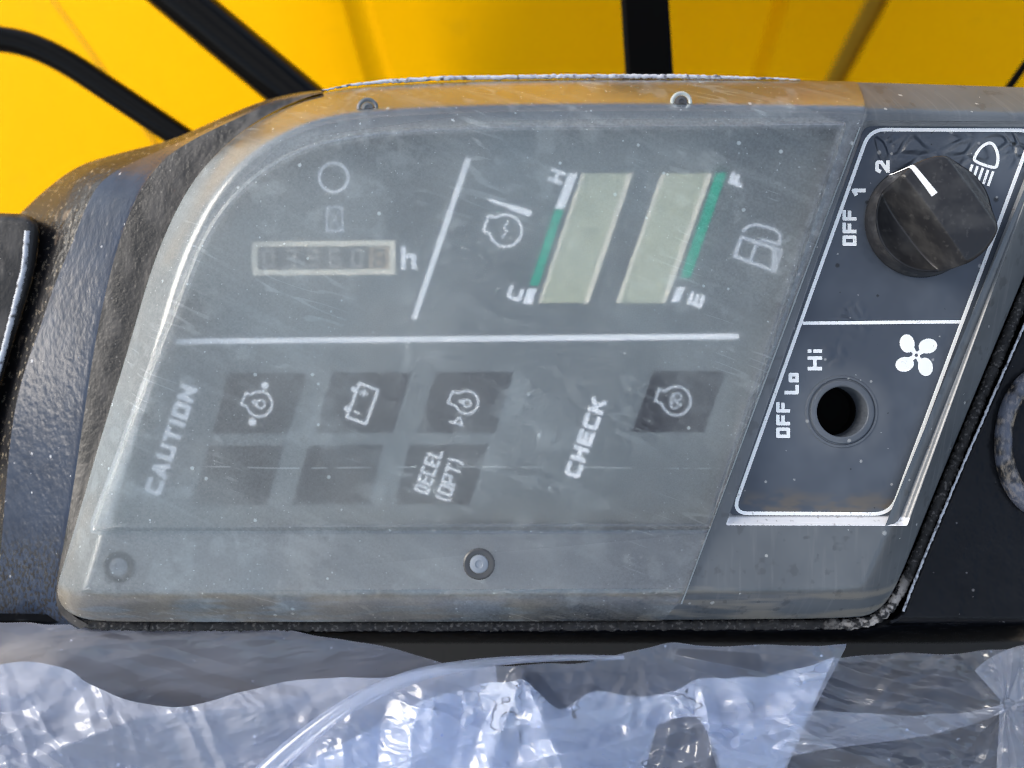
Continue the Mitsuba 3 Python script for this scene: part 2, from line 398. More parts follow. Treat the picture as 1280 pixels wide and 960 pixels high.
def text_poly(text, origin, angle, length, height, t=0.22, gap=0.16):
    """text set from origin (face px, baseline start), reading along angle (degrees, anticlockwise in the picture), exactly length x height"""
    units = [WIDE.get(c, 1.0) for c in text]
    total = sum(units)
    gw = (length - gap * height * (len(text) - 1)) / total
    x, out = 0.0, []
    r = t * height / 2
    for c, u in zip(text, units):
        w = u * gw
        for s in GLYPH[c]:
            q = [(x + r + a * max(w - 2 * r, 0.01), r + b * (height - 2 * r)) for a, b in s]
            out.append(LineString(q).buffer(r, cap_style=3, join_style=1))
        x += w + gap * height
    g = unary_union(out)
    g = affinity.scale(g, 1, -1, origin=(0, 0))
    g = affinity.rotate(g, -angle, origin=(0, 0))
    return affinity.translate(g, *origin)

def stroke(pts, w, cap=1, join=1): return LineString(pts).buffer(w / 2, cap_style=cap, join_style=join)
def ringp(cx, cy, r, w): return Point(cx, cy).buffer(r + w / 2, 24).difference(Point(cx, cy).buffer(r - w / 2, 24))

# ------------------------------------------------------------------ outlines of the instrument panel
rail = [(1378, 112), (1374, 122), (1280, 345), (1188, 567), (1140, 686)]
corner = [(1131, 708), (1117, 740), (1104, 758), (1090, 768), (1068, 773)]
bottom = [(900, 775), (500, 777), (180, 777)]
cornl = [(125, 776), (100, 772), (84, 764), (74, 752), (71, 735)]
left = [(80, 706), (100, 640), (125, 552), (150, 472), (171, 400), (190, 335), (211, 282), (236, 234), (266, 194), (302, 162), (342, 138), (385, 120), (440, 109)]
top = [(560, 102), (700, 99), (850, 99), (1000, 101), (1150, 105), (1300, 110)]
BO = smooth_line(rail + corner + bottom + cornl + left + top, 420, closed=True, it=2)
BODY = [(0, -140), (1, -118), (4, -98), (10, -72), (17, -47), (24, -25), (30, -9.5), (34, -3.5), (38, -0.7), (42, 0)]

plateau_l = [(122, 659), (140, 612), (165, 543), (190, 474), (210, 424), (230, 374), (246, 328), (266, 286), (292, 250), (330, 215), (380, 188), (430, 175), (500, 166), (640, 160.5)]
PL = smooth_line([(885, 657.5), (1052, 157)][::1], 90)[::-1]
PO = np.vstack([smooth_line(plateau_l, 150), resample([(640, 160.5), (1052, 157)], 90)[1:], resample([(1052, 157), (885, 657.5)], 90)[1:], resample([(885, 657.5), (122, 659)], 130)[1:-1]])

# -------- panel body (grey moulding) with the dial well and the switch recess
well = inset(PO, 3.0)
rec_out = np.array([(1080, 150.5), (1318, 152), (1134, 657.5), (907, 656.5)])
rec_in = np.array([(1085, 155), (1311, 156.5), (1122, 646), (913, 645)])
def quad_ring(c, r, n=30):
    p = rounded(c, r)
    return p
RZ = -15.0
def rim_depth(p, z, k=0.62):
    t = np.roll(p, -1, 0) - np.roll(p, 1, 0)
    f = np.clip(np.abs(t[:, 0]) / np.linalg.norm(t, axis=1), 0, 1) * (p[:, 1] < 300)
    f = np.convolve(np.r_[f[-12:], f, f[:12]], np.ones(25) / 25, 'valid')
    return z * (k + (1 - k) * f)
rings = [up(inset(BO, d), rim_depth(BO, z) if d else z) for d, z in BODY]
v1, f1 = loft(rings)
cap_out = Polygon(inset(BO, 42)).buffer(0)
hole_w = Polygon(inset(PO, 3.0)); hole_s = Polygon(quad_ring(rec_out, 3))
v2, f2 = flat(cap_out.difference(hole_w).difference(hole_s), 0.0)
ve1, fe1 = loft([np.c_[well, np.zeros(len(well))], np.c_[well, np.full(len(well), -36.0)]])
P = 'instrument_panel'
def panel_body():
    v, f = orient(v1, f1, (0, 0, 1))
    w1 = orient(ve1, fe1[:, ::-1], (0, 0, 0.001))
    return join([(v, f), (v2, f2)])
add(P + '__body', *panel_body(), 'bezel_plastic', 35)
add(P + '__well_wall', ve1, fe1, 'bezel_plastic', 30)
def lerp(a, b, t): return a * (1 - t) + b * t
ro, ri = quad_ring(rec_out, 3), quad_ring(rec_in, [10, 12, 12, 10])
rec = [np.c_[ro, np.zeros(len(ro))], np.c_[lerp(ro, ri, .16), np.full(len(ro), -1.2)], np.c_[lerp(ro, ri, .24), np.full(len(ro), -4.5)],
       np.c_[lerp(ro, ri, .34), np.full(len(ro), -5.0)], np.c_[lerp(ro, ri, 1.0), np.full(len(ro), RZ)]]
def c_bevel(p, n, uv):
    x, y, z = lp(p)
    c = mix((0.14, 0.15, 0.16), (0.24, 0.25, 0.26), fbm(x / 20, y / 20, z / 8, 3))
    worn = smoothstep(646, 649, y) * smoothstep(0.12, 0.24, fbm(x / 14, y / 6, 2.0, 3))
    return mix(mix(c, (0.72, 0.73, 0.75), worn), (0.08, 0.06, 0.04), smoothstep(0.74, 0.84, fbm(x / 6, y / 4, 8.0, 3)) * 0.5)
mat('bevel_plastic', pr(mikit.proc(c_bevel), 0.3, 0.6))
add(P + '__recess_rim', *loft(rec), 'bevel_plastic', 25, label='worn pale rim around the recessed switch plate')

# -------- dial face under the cover
ZD, ZA = -30.0, -29.0          # its height, and the height at which the cover's refraction shows it
dial_poly = Polygon(inset(PO, -1.0))
add(P + '__dial_face', *flat(dial_poly, ZD), 'dial_plastic', label='dark dial face with white markings under the hazy cover')
D = P + '__dial_face__'
def dp(key, poly, m, h=0.8, **k): return print_on(D + key, poly, ZD + 0.3, ZA, m, h, **k)
dp('service_ring', ringp(417.5, 222, 18, 3.6), 'print_cover_white')
dp('hourglass_symbol', unary_union([LineString([(409, 259), (428, 259), (428.5, 289), (408.5, 289), (409, 259)]).buffer(1.1), stroke([(410, 260), (427, 288)], 1.6), stroke([(427, 260), (410, 288)], 1.6), stroke([(408, 289), (429, 289)], 3)]), 'print_dim')
hm = Polygon([(317, 304), (493, 302), (493, 342), (317, 343)]).buffer(1.5)
hmi = Polygon([(322.5, 309), (487, 307.5), (487, 336.5), (322.5, 337.5)])
dp('hour_meter', hm.difference(hmi), 'print_cream', 1.6, label='cream framed hour meter window')
DIGIT = {'0': [[(0, 0), (0, 1), (1, 1), (1, 0), (0, 0)]], '3': [[(0, 1), (1, 1), (1, 0), (0, 0)], [(0.2, .5), (1, .5)]], '6': [[(1, 1), (0, 1), (0, 0), (1, 0), (1, .5), (0, .5)]], '8': [[(0, 0), (0, 1), (1, 1), (1, 0), (0, 0)], [(0, .5), (1, .5)]]}
for i, c in enumerate('033608'):
    x0 = 323.5 + i * 27.6
    dp('counter_drum', box(x0, 309, x0 + 25.2, 336.6), 'drum_tan' if i == 5 else 'drum_dark', 0.6, label='tan last drum of the hour meter' if i == 5 else None)
    num = unary_union([stroke([(x0 + 7 + 11 * a, 333 - 20 * b) for a, b in q], 3.2, 3) for q in DIGIT[c]])
    dp('counter_numeral', num, 'print_faint' if i < 5 else 'drum_dark', 0.9)
dp('hour_letter', text_poly('h', (501.5, 337), 0, 19, 29, 0.2), 'print_cover_white')
dp('divider_line', stroke([(585.5, 198), (517.5, 399)], 7, 2), 'print_cover_white', label='slanted white divider line')
dp('divider_line', stroke([(219, 427), (923, 420.5)], 7, 2), 'print_cover_white', label='long horizontal white divider line')

def engine(cx, cy, r, w, neck):
    body = Point(cx, cy).buffer(r, 24).union(Polygon(neck).buffer(0.6))
    return body.difference(body.buffer(-w))
def zc(k, ox, oy): return lambda pts: [(ox + x / k, oy + y / k) for x, y in pts]
z2 = zc(4.571, 590, 190)
dp('coolant_symbol', unary_union([engine(632, 288.5, 21.5, 3.2, z2([(90, 360), (62, 452), (110, 475), (190, 450), (150, 375)])), stroke(z2([(205, 400), (185, 430), (200, 450), (175, 490)]), 2.2), stroke(z2([(105, 275), (330, 352)]), 4.5), stroke(z2([(225, 318), (325, 350)]), 8)]), 'print_cover_white')
dp('gauge_letter', text_poly('H', (702, 232), 70, 17, 19, 0.25), 'print_cover_white')
dp('gauge_letter', text_poly('C', (650, 378.5), 70, 17, 19, 0.25), 'print_cover_white')
dp('gauge_letter', text_poly('F', (926.5, 235), 70, 15, 18, 0.27), 'print_cover_white')
dp('gauge_letter', text_poly('E', (876, 386), 70, 17, 19, 0.25), 'print_cover_white')
def bar(x0, y0, x1, y1, w): return Polygon([(x0 - w / 2, y0), (x0 + w / 2, y0), (x1 + w / 2, y1), (x1 - w / 2, y1)])
dp('gauge_screen', Polygon([(729, 217), (788, 217), (733, 379), (675, 379)]), 'lcd_film', 0.5, label='pale grey-green temperature gauge strip')
dp('gauge_screen', Polygon([(829, 217), (887, 217), (830, 379), (772, 379)]), 'lcd_film', 0.5, label='pale grey-green fuel gauge strip')
for a, w in (((729, 217, 674.5, 379), 4), ((788, 217, 732.5, 379), 6.5), ((829, 217, 772, 379), 5), ((887, 217, 829, 379), 6.5)):
    dp('gauge_line', bar(*a, w), 'print_cream', 1.1)
dp('white_band', bar(716.5, 217, 699.5, 261, 11.5), 'print_cover_white'); dp('green_band', bar(699, 262, 667.5, 357, 11), 'print_green', label='green band beside the temperature gauge')
dp('white_band', bar(665.5, 361, 659, 380, 11.5), 'print_cover_white')
dp('green_band', bar(901.5, 216, 856.5, 347, 12.5), 'print_green', label='green band beside the fuel gauge'); dp('white_band', bar(851, 359, 843.5, 378, 10.5), 'print_cover_white')
z3 = zc(4.571, 760, 190)
q = z3([(762, 487), (988, 566), (950, 682), (722, 596)])
dp('fuel_symbol', unary_union([LineString(q + q[:1]).buffer(2.2), stroke(z3([(850, 515), (812, 625)]), 4), stroke(z3([(770, 455), (800, 425), (845, 415), (945, 440), (985, 475), (975, 530), (875, 500)]), 4), stroke(z3([(950, 570), (945, 680)]), 6)]), 'print_dim')
dp('caution_lettering', text_poly('CAUTION', (200.5, 621), 70.6, 143, 21.5, 0.27, 0.15), 'print_cover_white')
dp('check_lettering', text_poly('CHECK', (723.5, 599), 69.8, 103, 20, 0.27, 0.15), 'print_cover_white')
tiles = [[(286, 466), (385, 466), (360, 542), (266, 542)], [(416, 465.5), (514, 465.5), (491, 541), (394, 541)], [(545, 465), (642, 465), (619, 541), (523, 541)],
         [(816, 464), (906, 464), (880, 540), (790, 540)], [(262, 557), (355, 557), (333, 631), (240, 631)], [(386, 557), (480, 556), (461, 630), (365, 630)], [(512, 556), (610, 556), (587, 630), (494, 630)]]
for i, t in enumerate(tiles):
    dp('warning_tile', Polygon(t), 'tile_smoke', 0.5)
def sym(key, poly, m='print_cover_white', **k): return print_on(D + key, poly, ZD + 1.1, ZA, m, 0.5, **k)
za = zc(5.333, 170, 460); zb = zc(4.923, 390, 450); zk = zc(5.818, 680, 450)
def droplet(cx, cy, r):
    return ringp(cx, cy, r, 2.2).union(stroke([(cx - r * 0.4, cy - r * .9), (cx - r * 2.3, cy - r * 0.7), (cx - r * .7, cy + r * .7)], 2.0))
sym('oil_symbol', unary_union([engine(324.8, 505, 17, 2.6, za([(735, 160), (700, 245), (760, 265), (830, 240), (780, 180)])), droplet(326.5, 505, 5), Point(331.6, 482).buffer(4.6), Point(316, 527.5).buffer(4.6)]))
b = zb([(295, 142), (408, 186), (332, 393), (216, 350)])
sym('battery_symbol', unary_union([LineString(b + b[:1]).buffer(1.7), stroke(zb([(255, 178), (270, 186)]), 6), stroke(zb([(212, 297), (228, 304)]), 6), stroke(zb([(302, 195), (342, 211)]), 2.4), stroke(zb([(328, 185), (315, 222)]), 2.4), stroke(zb([(262, 318), (288, 328)]), 2.4)]))
sym('oil_level_symbol', unary_union([engine(583.5, 502.8, 15.5, 2.6, zb([(862, 190), (832, 266), (880, 285), (950, 265), (910, 200)])), droplet(584, 504, 4.4), LineString(zb([(870, 385), (912, 352), (925, 402), (870, 385)])).buffer(1.2), stroke(zb([(845, 378), (872, 386)]), 2.4)]))
sym('preheat_symbol', unary_union([engine(845, 501, 19.5, 3.0, zk([(832, 205), (800, 300), (860, 325), (930, 300), (890, 225)])), ringp(846.5, 496, 4.6, 2.0), ringp(843, 506, 4.4, 2.0), stroke([(838, 508), (838, 497), (842, 492)], 2)]), 'print_dim')
sym('decel_lettering', text_poly('DECEL', (535.5, 619), 70.2, 57, 19.5, 0.18, 0.10))
sym('decel_lettering', text_poly('(OPT)', (561.5, 629), 70.2, 56, 19, 0.17, 0.08))

# -------- clear cover, a skin over the left part of the body
CO = inset(BO, -1.0)
CBODY = [(0, -132), (1, -111), (4, -91.5), (10, -65.5), (17, -40.5), (24, -18.5), (30, -3), (34, 3), (38, 5.8), (42, 6.5)]
cv, cf = loft([up(inset(CO, d), rim_depth(CO, z - 6.5) + 6.5 if d else z) for d, z in CBODY])
cv, cf = orient(cv, cf, (0, 0, 1))
band_in = inset(PO, -9.0)
b0 = Polygon(inset(CO, 42)).buffer(0).difference(Polygon(band_in).buffer(0))
bv, bf = flat(b0, 6.5)
pv, pf = loft([np.c_[inset(PO, d), np.full(len(PO), z)] for d, z in ((-9.0, 6.5), (-4, 8.0), (-1.2, 12.5), (1.5, 14.6), (6, 15.2))])
pv, pf = orient(pv, pf, (0, 0, 1))
tv, tf = flat(Polygon(inset(PO, 6)).buffer(0), 15.2)
v, f = join([(cv, cf), (bv, bf), (pv, pf), (tv, tf)])
edge_a, edge_b = np.array([1074.0, 95.0]), np.array([1074.0, 147.0])
m = trimesh.Trimesh(v, f, process=False)
def cut(mesh, a, b):
    a, b = np.asarray(a, float), np.asarray(b, float)
    d = b - a
    nrm = np.array([d[1], -d[0], 0.0]); nrm /= np.linalg.norm(nrm)
    if nrm[0] > 0: nrm = -nrm
    return trimesh.intersections.slice_mesh_plane(mesh, nrm, [a[0], a[1], 0.0], cap=False)
m = cut(m, (1077, 147), (849, 756))
m = cut(m, (1074, 60), (1074, 147.0)) if False else m
CK = add(P + '__clear_cover', m.vertices, m.faces, 'cover_clear', 30, label='hazy scratched clear cover over the dials')
ca, cb = np.array([1072.0, 160.0]), np.array([849.5, 754.0])
ce = resample([ca, cb], 40)
mat('cut_plastic', pr((0.30, 0.33, 0.34), 0.35, 0.6))
add(CK + '__cut_edge', *orient(*loft([np.c_[ce + [0.2, 0], np.full(40, 6.7)], np.c_[ce + [2.2, 0.6], np.full(40, 5.0)], np.c_[ce + [2.4, 0.7], np.full(40, 0.5)]], closed=False), (1, 0, 1)), 'cut_plastic', 30, label='pale sawn edge of the clear cover')
scene['cover_inside'] = {'type': 'dielectric', 'int_ior': 1.49, 'ext_ior': 1.0}
add(CK + '__inner_face', np.array(m.vertices) - [0, 0, 3.6], np.array(m.faces)[:, ::-1], 'cover_inside', 30)

# -------- cover screws
def screw(cx, cy, r, z, m):
    prof = [(r, z - 6), (r, z), (r * .92, z + 1.6), (r * .45, z + 2.6), (r * .42, z + 0.6), (0.2, z + 0.4)]
    return disc_lathe(cx, cy, prof, 32)
for cx, cy, zz in ((150, 708, 2.4), (599, 704, 6.4)):
    k = add(P + '__cover_screw', *disc_lathe(cx, cy, [(11.5, zz), (11.2, zz + 1.2), (9, zz + 2.2), (5, zz + 2.6), (4.4, zz + 1.2), (0.2, zz + 1.0)], 40), 'screw_grey', 30)
    add(k + '__hole_rim', *disc_lathe(cx, cy, [(20, zz), (18, zz + 1.2), (14, zz + 1.0), (11.3, zz - 0.2)], 40), 'screw_dark' if zz > 4 else 'screw_rim', 30)
for cx, cy, zz in ((852, 127, -2.0), (458, 133, -9.5)):
    k = add(P + '__cover_screw', *screw(cx, cy, 8, zz - 1, 'screw_dark'), 'screw_dark' if cx > 600 else 'bezel_plastic', 30)
    add(k + '__clear_washer', *disc_lathe(cx, cy, [(14, zz - 3), (13.5, zz), (11, zz + 1), (8.5, zz - 1)], 36), 'washer_clear' if cx > 600 else 'bezel_plastic', 30)

# ------------------------------------------------------------------ switch plate, a thing of its own set in the recess
Q = 'switch_plate'
HX, HY = 1056, 515
KX, KY = 1155.0, 275.0
plate = Polygon(ri).buffer(0.5)
hole = Point(HX, HY).buffer(33, 32)
ppoly = scaled(plate, 0).difference(hole)
pts_v, pts_f = flat(ppoly, RZ + 1.0)
add(Q + '__plate', pts_v, pts_f, 'plate_film')
tag(Q, 'dark blue-grey switch plate with white outline, one knob and an empty round hole', 'switch panel')
ZP = RZ + 1.3
def sp(key, poly, m='print_white', **k): return print_on(Q + '__' + key, poly, ZP, ZP, m, 0.5, **k)
bl = rounded([(1087, 162), (1291.5, 163), (1113.5, 642.5), (915.5, 641.5)], [20, 18, 22, 20])
loop = LineString(np.vstack([bl, bl[:1]])).buffer(2.2)
sp('outline', loop, label='thin white outline around the switch plate')
sp('divider_line', stroke([(1003, 404), (1202, 402.2)], 4.2, 2))
sp('off_lettering', text_poly('OFF', (1070.5, 307.5), 90, 45, 17.5, 0.25, 0.15), label='OFF beside the knob')
sp('numeral', text_poly('1', (1082, 245.5), 90, 13, 17.5, 0.27), label='numeral 1 beside the knob')
sp('numeral', text_poly('2', (1112, 216), 90, 15.5, 18.0, 0.25), label='numeral 2 above the knob')
sp('off_lettering', text_poly('OFF', (987.5, 547.5), 90, 45, 17.5, 0.25, 0.15), label='OFF beside the empty hole')
sp('low_lettering', text_poly('Lo', (998.5, 493), 90, 27, 18, 0.25, 0.17))
sp('high_lettering', text_poly('Hi', (1027.5, 463), 90, 27, 18, 0.25, 0.2))
def blade(a):
    c, s = math.cos(a), math.sin(a)
    t = np.linspace(0, 2 * np.pi, 50)
    pts = []
    e = affinity.rotate(affinity.scale(Point(0, 0).buffer(1, 24), 11.5, 9.2), 25, origin=(0, 0))
    e = affinity.translate(e, 18.5, -1)
    neck = Polygon([(3, -2.6), (9, -3.2), (16, -9), (17, 6), (9, 3.2), (3, 2.4)])
    g = e.union(neck).buffer(1.2).buffer(-1.2)
    return affinity.rotate(g, math.degrees(a), origin=(0, 0))
fan = unary_union([blade(a) for a in np.radians([-45 + 10, 45 + 10, 135 + 10, 225 + 10])] + [Point(0, 0).buffer(4.6)]).difference(Point(0, 0).buffer(2.2))
sp('fan_symbol', affinity.translate(fan, 1145.3, 444), label='white four bladed fan symbol')
zl = zc(4.8, 1040, 140)
dome = np.array(zl([(850, 287), (865, 250), (893, 212), (925, 190), (950, 184), (972, 198), (990, 235), (997, 275), (992, 315), (982, 335), (950, 330), (900, 315), (865, 298)]))
dome = smooth_line(dome, 60, True, 2)
sp('headlamp_symbol', unary_union([LineString(np.vstack([dome, dome[:1]])).buffer(1.8)] + [stroke(zl([a, b]), 3.2, 2) for a, b in (((842, 315), (817, 388)), ((873, 325), (846, 408)), ((905, 335), (876, 420)), ((936, 348), (908, 432)), ((967, 356), (936, 444)))]), label='white headlamp beam symbol')
v, f = disc_lathe(HX, HY, [(46, RZ + 1.2), (45, RZ + 2.6), (42.5, RZ + 2.6), (41.5, RZ + 1.0), (40.5, RZ + 1.0), (39.5, RZ + 4.4), (37.5, RZ + 5.0), (33.5, RZ + 5.0), (32, RZ + 4.0), (31.5, RZ - 40), (31.5, RZ - 62)], 64)
add(Q + '__bushing', v, f, 'plate_film', 25, label='round collar of the empty switch hole')
add(Q + '__bushing__dark_bore', *disc_lathe(HX, HY, [(31.4, RZ - 42), (30, RZ - 64), (0.2, RZ - 64)], 48), 'void_black')

# -------- knob: cone-shaped skirt, two scooped finger grips and a ridge between them with the pointer line
du = np.array([-27.0, -37.0]); du /= np.linalg.norm(du)        # towards the pointer end
dv = np.array([-du[1], du[0]])
R0, R1, HK = 71.0, 67.0, 88.0
SIDE = 1.0 if dv[0] > 0 else -1.0
def knob_top(u, w, r):
    """height over the skirt at distance u along the ridge and w across it"""
    a = np.abs(w)
    ridge = HK - 5 * (np.abs(u) / R1) ** 2
    right = w * SIDE > 0
    t = np.where(right, np.clip((a - 36) / 26, 0, 1), np.clip((a - 14) / 17, 0, 1)); t = t * t * (3 - 2 * t)
    floor = np.where(right, 58, 22 + 17 * np.clip((r - 34) / 36, 0, 1) ** 2)
    return ridge * (1 - t) + floor * t
nth, nr = 200, 50
th = np.arange(nth) * 2 * np.pi / nth
rings = []
def ring(rr, z):
    return np.stack([KX + rr * np.cos(th), KY + rr * np.sin(th), z], 1)
def uw(rr):
    x, y = rr * np.cos(th), rr * np.sin(th)
    return x * du[0] + y * du[1], x * dv[0] + y * dv[1]
for rr, z in ((R0 - 3, RZ + 1.5), (R0, RZ + 5), (R0 - 1, RZ + 12)): rings.append(ring(np.full(nth, rr), np.full(nth, z)))
u, w = uw(R1)
edge = knob_top(u, w, R1)
for s in np.linspace(0.1, 0.95, 12):
    rr = (R0 - 1.5) * (1 - s) + R1 * s
    rings.append(ring(np.full(nth, rr), RZ + 14 + (edge - 14) * s))
for s, dz in ((0.995, -3.0), (0.975, -0.8)): rings.append(ring(np.full(nth, R1 * s), RZ + edge + dz))
for rr in np.linspace(0.94, 0.002, nr) * R1:
    u, w = uw(rr)
    rings.append(ring(np.full(nth, rr), RZ + knob_top(u, w, rr)))
kv, kf = loft(rings)
kv, kf = orient(kv, kf, (0, 0, 1))
add(Q + '__knob', kv, kf, 'knob_rubber', 60, label='black rotary knob with a white pointer line')
c2 = np.array([KX, KY])
path = [np.r_[c2 + du * (R0 + 0.3), RZ + 12]] + [np.r_[c2 + du * ((R0 - 1.5) * (1 - s) + R1 * s + 0.7), RZ + 14 + (knob_top(R1, 0, R1) - 14) * s] for s in np.linspace(.1, .95, 8)]
path += [np.r_[c2 + du * r, RZ + knob_top(r, 0, r) + 0.7] for r in np.linspace(R1 * .975, R1 * .36, 12)]
path = np.array(path)
hw = np.linspace(1.8, 4.2, len(path))[:, None] * np.r_[dv, 0]
pv_, pf_ = loft([path - hw, path + hw], closed=False)
add(Q + '__knob__pointer_line', *orient(pv_, pf_, (0, 0, 1)), 'print_white', 30, label='white pointer line aimed at numeral 2')

# ------------------------------------------------------------------ console housing of black painted steel
H = 'console_housing'
tag(P, 'grey slanted gauge panel with hazy clear cover, CAUTION and CHECK lamps and hour meter', 'instrument panel')
tag(H, 'worn black painted steel console housing around the grey gauge panel', 'console')
N = 120
C0 = smooth_line([(404, 116), (385, 120), (342, 137), (302, 161), (266, 193), (236, 233), (211, 281), (190, 334), (171, 399), (150, 471), (125, 551), (100, 640), (81, 705), (74, 735), (82, 766), (110, 782)], N)
C1 = smooth_line([(403, 114.5), (378, 118), (338, 129), (285, 153), (235, 177), (198, 204), (170, 245), (149, 300), (135, 352), (122, 412), (112, 470), (102, 540), (90, 620), (78, 690), (69, 735), (72, 768), (100, 786)], N)
C2 = smooth_line([(402, 114), (376, 117), (334, 128), (280, 152), (228, 176), (180, 196), (128, 222), (108, 256), (92, 300), (70, 350), (50, 410), (28, 470), (15, 530), (8, 600), (2, 680), (-4, 735), (-6, 775), (20, 795)], N)
C3 = smooth_line([(401, 113.5), (374, 116), (330, 127), (275, 150), (220, 175), (165, 193), (104, 213), (78, 250), (58, 298), (46, 350), (24, 425), (4, 510), (-8, 590), (-18, 680), (-28, 740), (-30, 790), (0, 810)], N)
C4 = smooth_line([(400, 113), (372, 115.5), (327, 126), (270, 150), (214, 176), (150, 191), (98, 206), (60, 234), (30, 262), (0, 292), (-30, 350), (-50, 430), (-60, 520), (-70, 620), (-80, 720), (-80, 790), (-40, 820)], N)
def strip(a, za_, b, zb_, n=6, bulge=0.0):
    return loft([up(lerp(a, b, t), za_ + (zb_ - za_) * t + bulge * math.sin(math.pi * t)) for t in np.linspace(0, 1, n)], closed=False)
add(H + '__collar', *join([orient(*strip(lerp(C0, C1, -.14), -90, lerp(C0, C1, .1), -93, 2), (0, 0, 1)), orient(*strip(lerp(C0, C1, .1), -93, C1, -100, 5, 1), (-.3, 0, 1))]), 'collar_paint', 40, label='rough dark collar left of the gauge panel')
add(H + '__side_wall', *orient(*join([strip(C1, -100, lerp(C1, C2, .06), -106, 3), strip(lerp(C1, C2, .06), -106, C2, -168, 8)]), (-1, 0, 1)), 'side_paint', 40, label='glossy sloping side wall reflecting blue sky')
add(H + '__base_fillet', *orient(*join([strip(C2, -168, C3, -220, 8, 4), strip(C3, -220, C4, -335, 5)]), (-.5, 0, 1)), 'worn_paint', 40, label='brown scuffed lower fillet of the housing')
# front wall below the panel and the ledge above it
FW0 = np.array([(60, 776), (76, 774), (200, 783), (500, 784), (900, 783), (1080, 782), (1118, 776), (1200, 774), (1330, 772)], float)
x = np.linspace(-90, 1420, 160)
y0 = np.interp(x, [-90, 40, 78, 110, 1080, 1135, 1420], [770, 771, 773, 783, 782, 776, 770])
y1 = np.interp(x, [-90, 1000, 1180, 1420], [806, 806, 806, 800])
y2 = np.interp(x, [-90, 1420], [850, 850])
fw = loft([up(np.stack([x, y0 - 4], 1), -116), up(np.stack([x, y0 + 5], 1), -112), up(np.stack([x, y0 + 9], 1), -124), up(np.stack([x, y0 + 17], 1), -200), up(np.stack([x, y1 - 2], 1), -420)], closed=False)
add(H + '__front_wall', *orient(*fw, (0, 1, .2)), 'front_paint', 40, label='black front wall below the gauge panel')
# inner plate that closes the gap round the panel
ipl = flat(Polygon(inset(BO, -60)).buffer(0).intersection(box(90, 240, 1500, 785)), -142)
add(H + '__inner_plate', up(ipl[0][:, :2], -142), ipl[1], 'void_black')
# right deck
dk = [(1110, 779), (1128, 764), (1152, 702), (1198, 592), (1282, 400), (1330, 285), (1392, 130), (1620, 130), (1620, 779)]
deck = Polygon(dk)
dr_ = rounded(dk, [3, 6, 3, 3, 3, 3, 3, 3, 3])
dv_, df_ = loft([up(dr_, -150), up(dr_, -96), up(inset(dr_, 3), -90), up(inset(dr_, 8), -88)])
dcap = flat(Polygon(inset(dr_, 8)).buffer(0), -88)
dcap = (up(dcap[0][:, :2], -88), dcap[1])
add(H + '__deck', *join([orient(dv_, df_, (0, 0, 1)), dcap]), 'black_paint', 35, label='black speckled deck right of the gauge panel')
ed = resample([(1129, 764), (1153, 702), (1199, 592), (1283, 400), (1331, 285)], 200)
ed = up(ed, -89) + np.c_[rng.normal(0, .25, (200, 2)), np.zeros(200)]
add(H + '__deck__chipped_edge', *tube(ed, 1.7 + rng.normal(0, .25, 200), 8), 'chipped_edge', 60, label='pale chipped edge of the deck')
# foam seal between panel and housing
sl = np.vstack([resample(np.array([(1345, 210), (1290, 345), (1198, 567), (1150, 686), (1138, 715), (1122, 745)]), 260), resample(np.array([(1122, 745), (1108, 765), (1092, 776), (1068, 780), (900, 781), (500, 782.5), (180, 782), (118, 780), (96, 775)]), 360)[1:]])
sl = np.stack([np.convolve(np.pad(sl[:, k], 4, 'edge'), np.ones(9) / 9, 'valid') for k in (0, 1)], 1)
sp3 = up(sl, -102) + rng.normal(0, .45, (len(sl), 3))
add(H + '__foam_seal', *tube(sp3, 7.0 + rng.normal(0, .6, len(sl)), 12), 'seal_foam', 60, label='gritty black foam seal around the gauge panel')
tr = resample([(402, 113), (440, 106), (480, 101.5), (560, 97.5), (700, 95.5), (850, 95.5), (960, 98), (1000, 100)], 240)
tr3 = up(tr, -108) + rng.normal(0, .4, (240, 3))
add(H + '__top_edge', *tube(tr3, np.interp(np.arange(240), [0, 40, 190, 239], [1.0, 3.0, 3.0, 1.0]) + rng.normal(0, .25, 240), 8), 'chipped_edge', 60, label='white chipped top edge behind the gauge panel')
# back of the housing, seen from beside
bk = np.array([(345, 128), (420, 109), (560, 100), (850, 97), (1150, 103), (1420, 116)], float)
bk = resample(bk, 60)
add(H + '__back_wall', *loft([up(bk + [0, 7], -116), up(bk + [0, 9], -180), up(bk + [0, 40], -420)], closed=False), 'black_paint', 40)
# ring on the deck
a = np.linspace(0, 2 * np.pi, 121)[:-1]
rc = np.stack([1312 + 58 * np.cos(a) , 553 + 86 * np.sin(a)], 1)
rp = up(rc, -80)
rv, rf = tube(rp, 12 + 1.0 * np.sin(3 * a + 1), 14, closed=True)
add('lever_boot_ring', rv, rf, 'ring_worn', 60, label='worn oval ring on the black deck at the right edge', cat='ring')
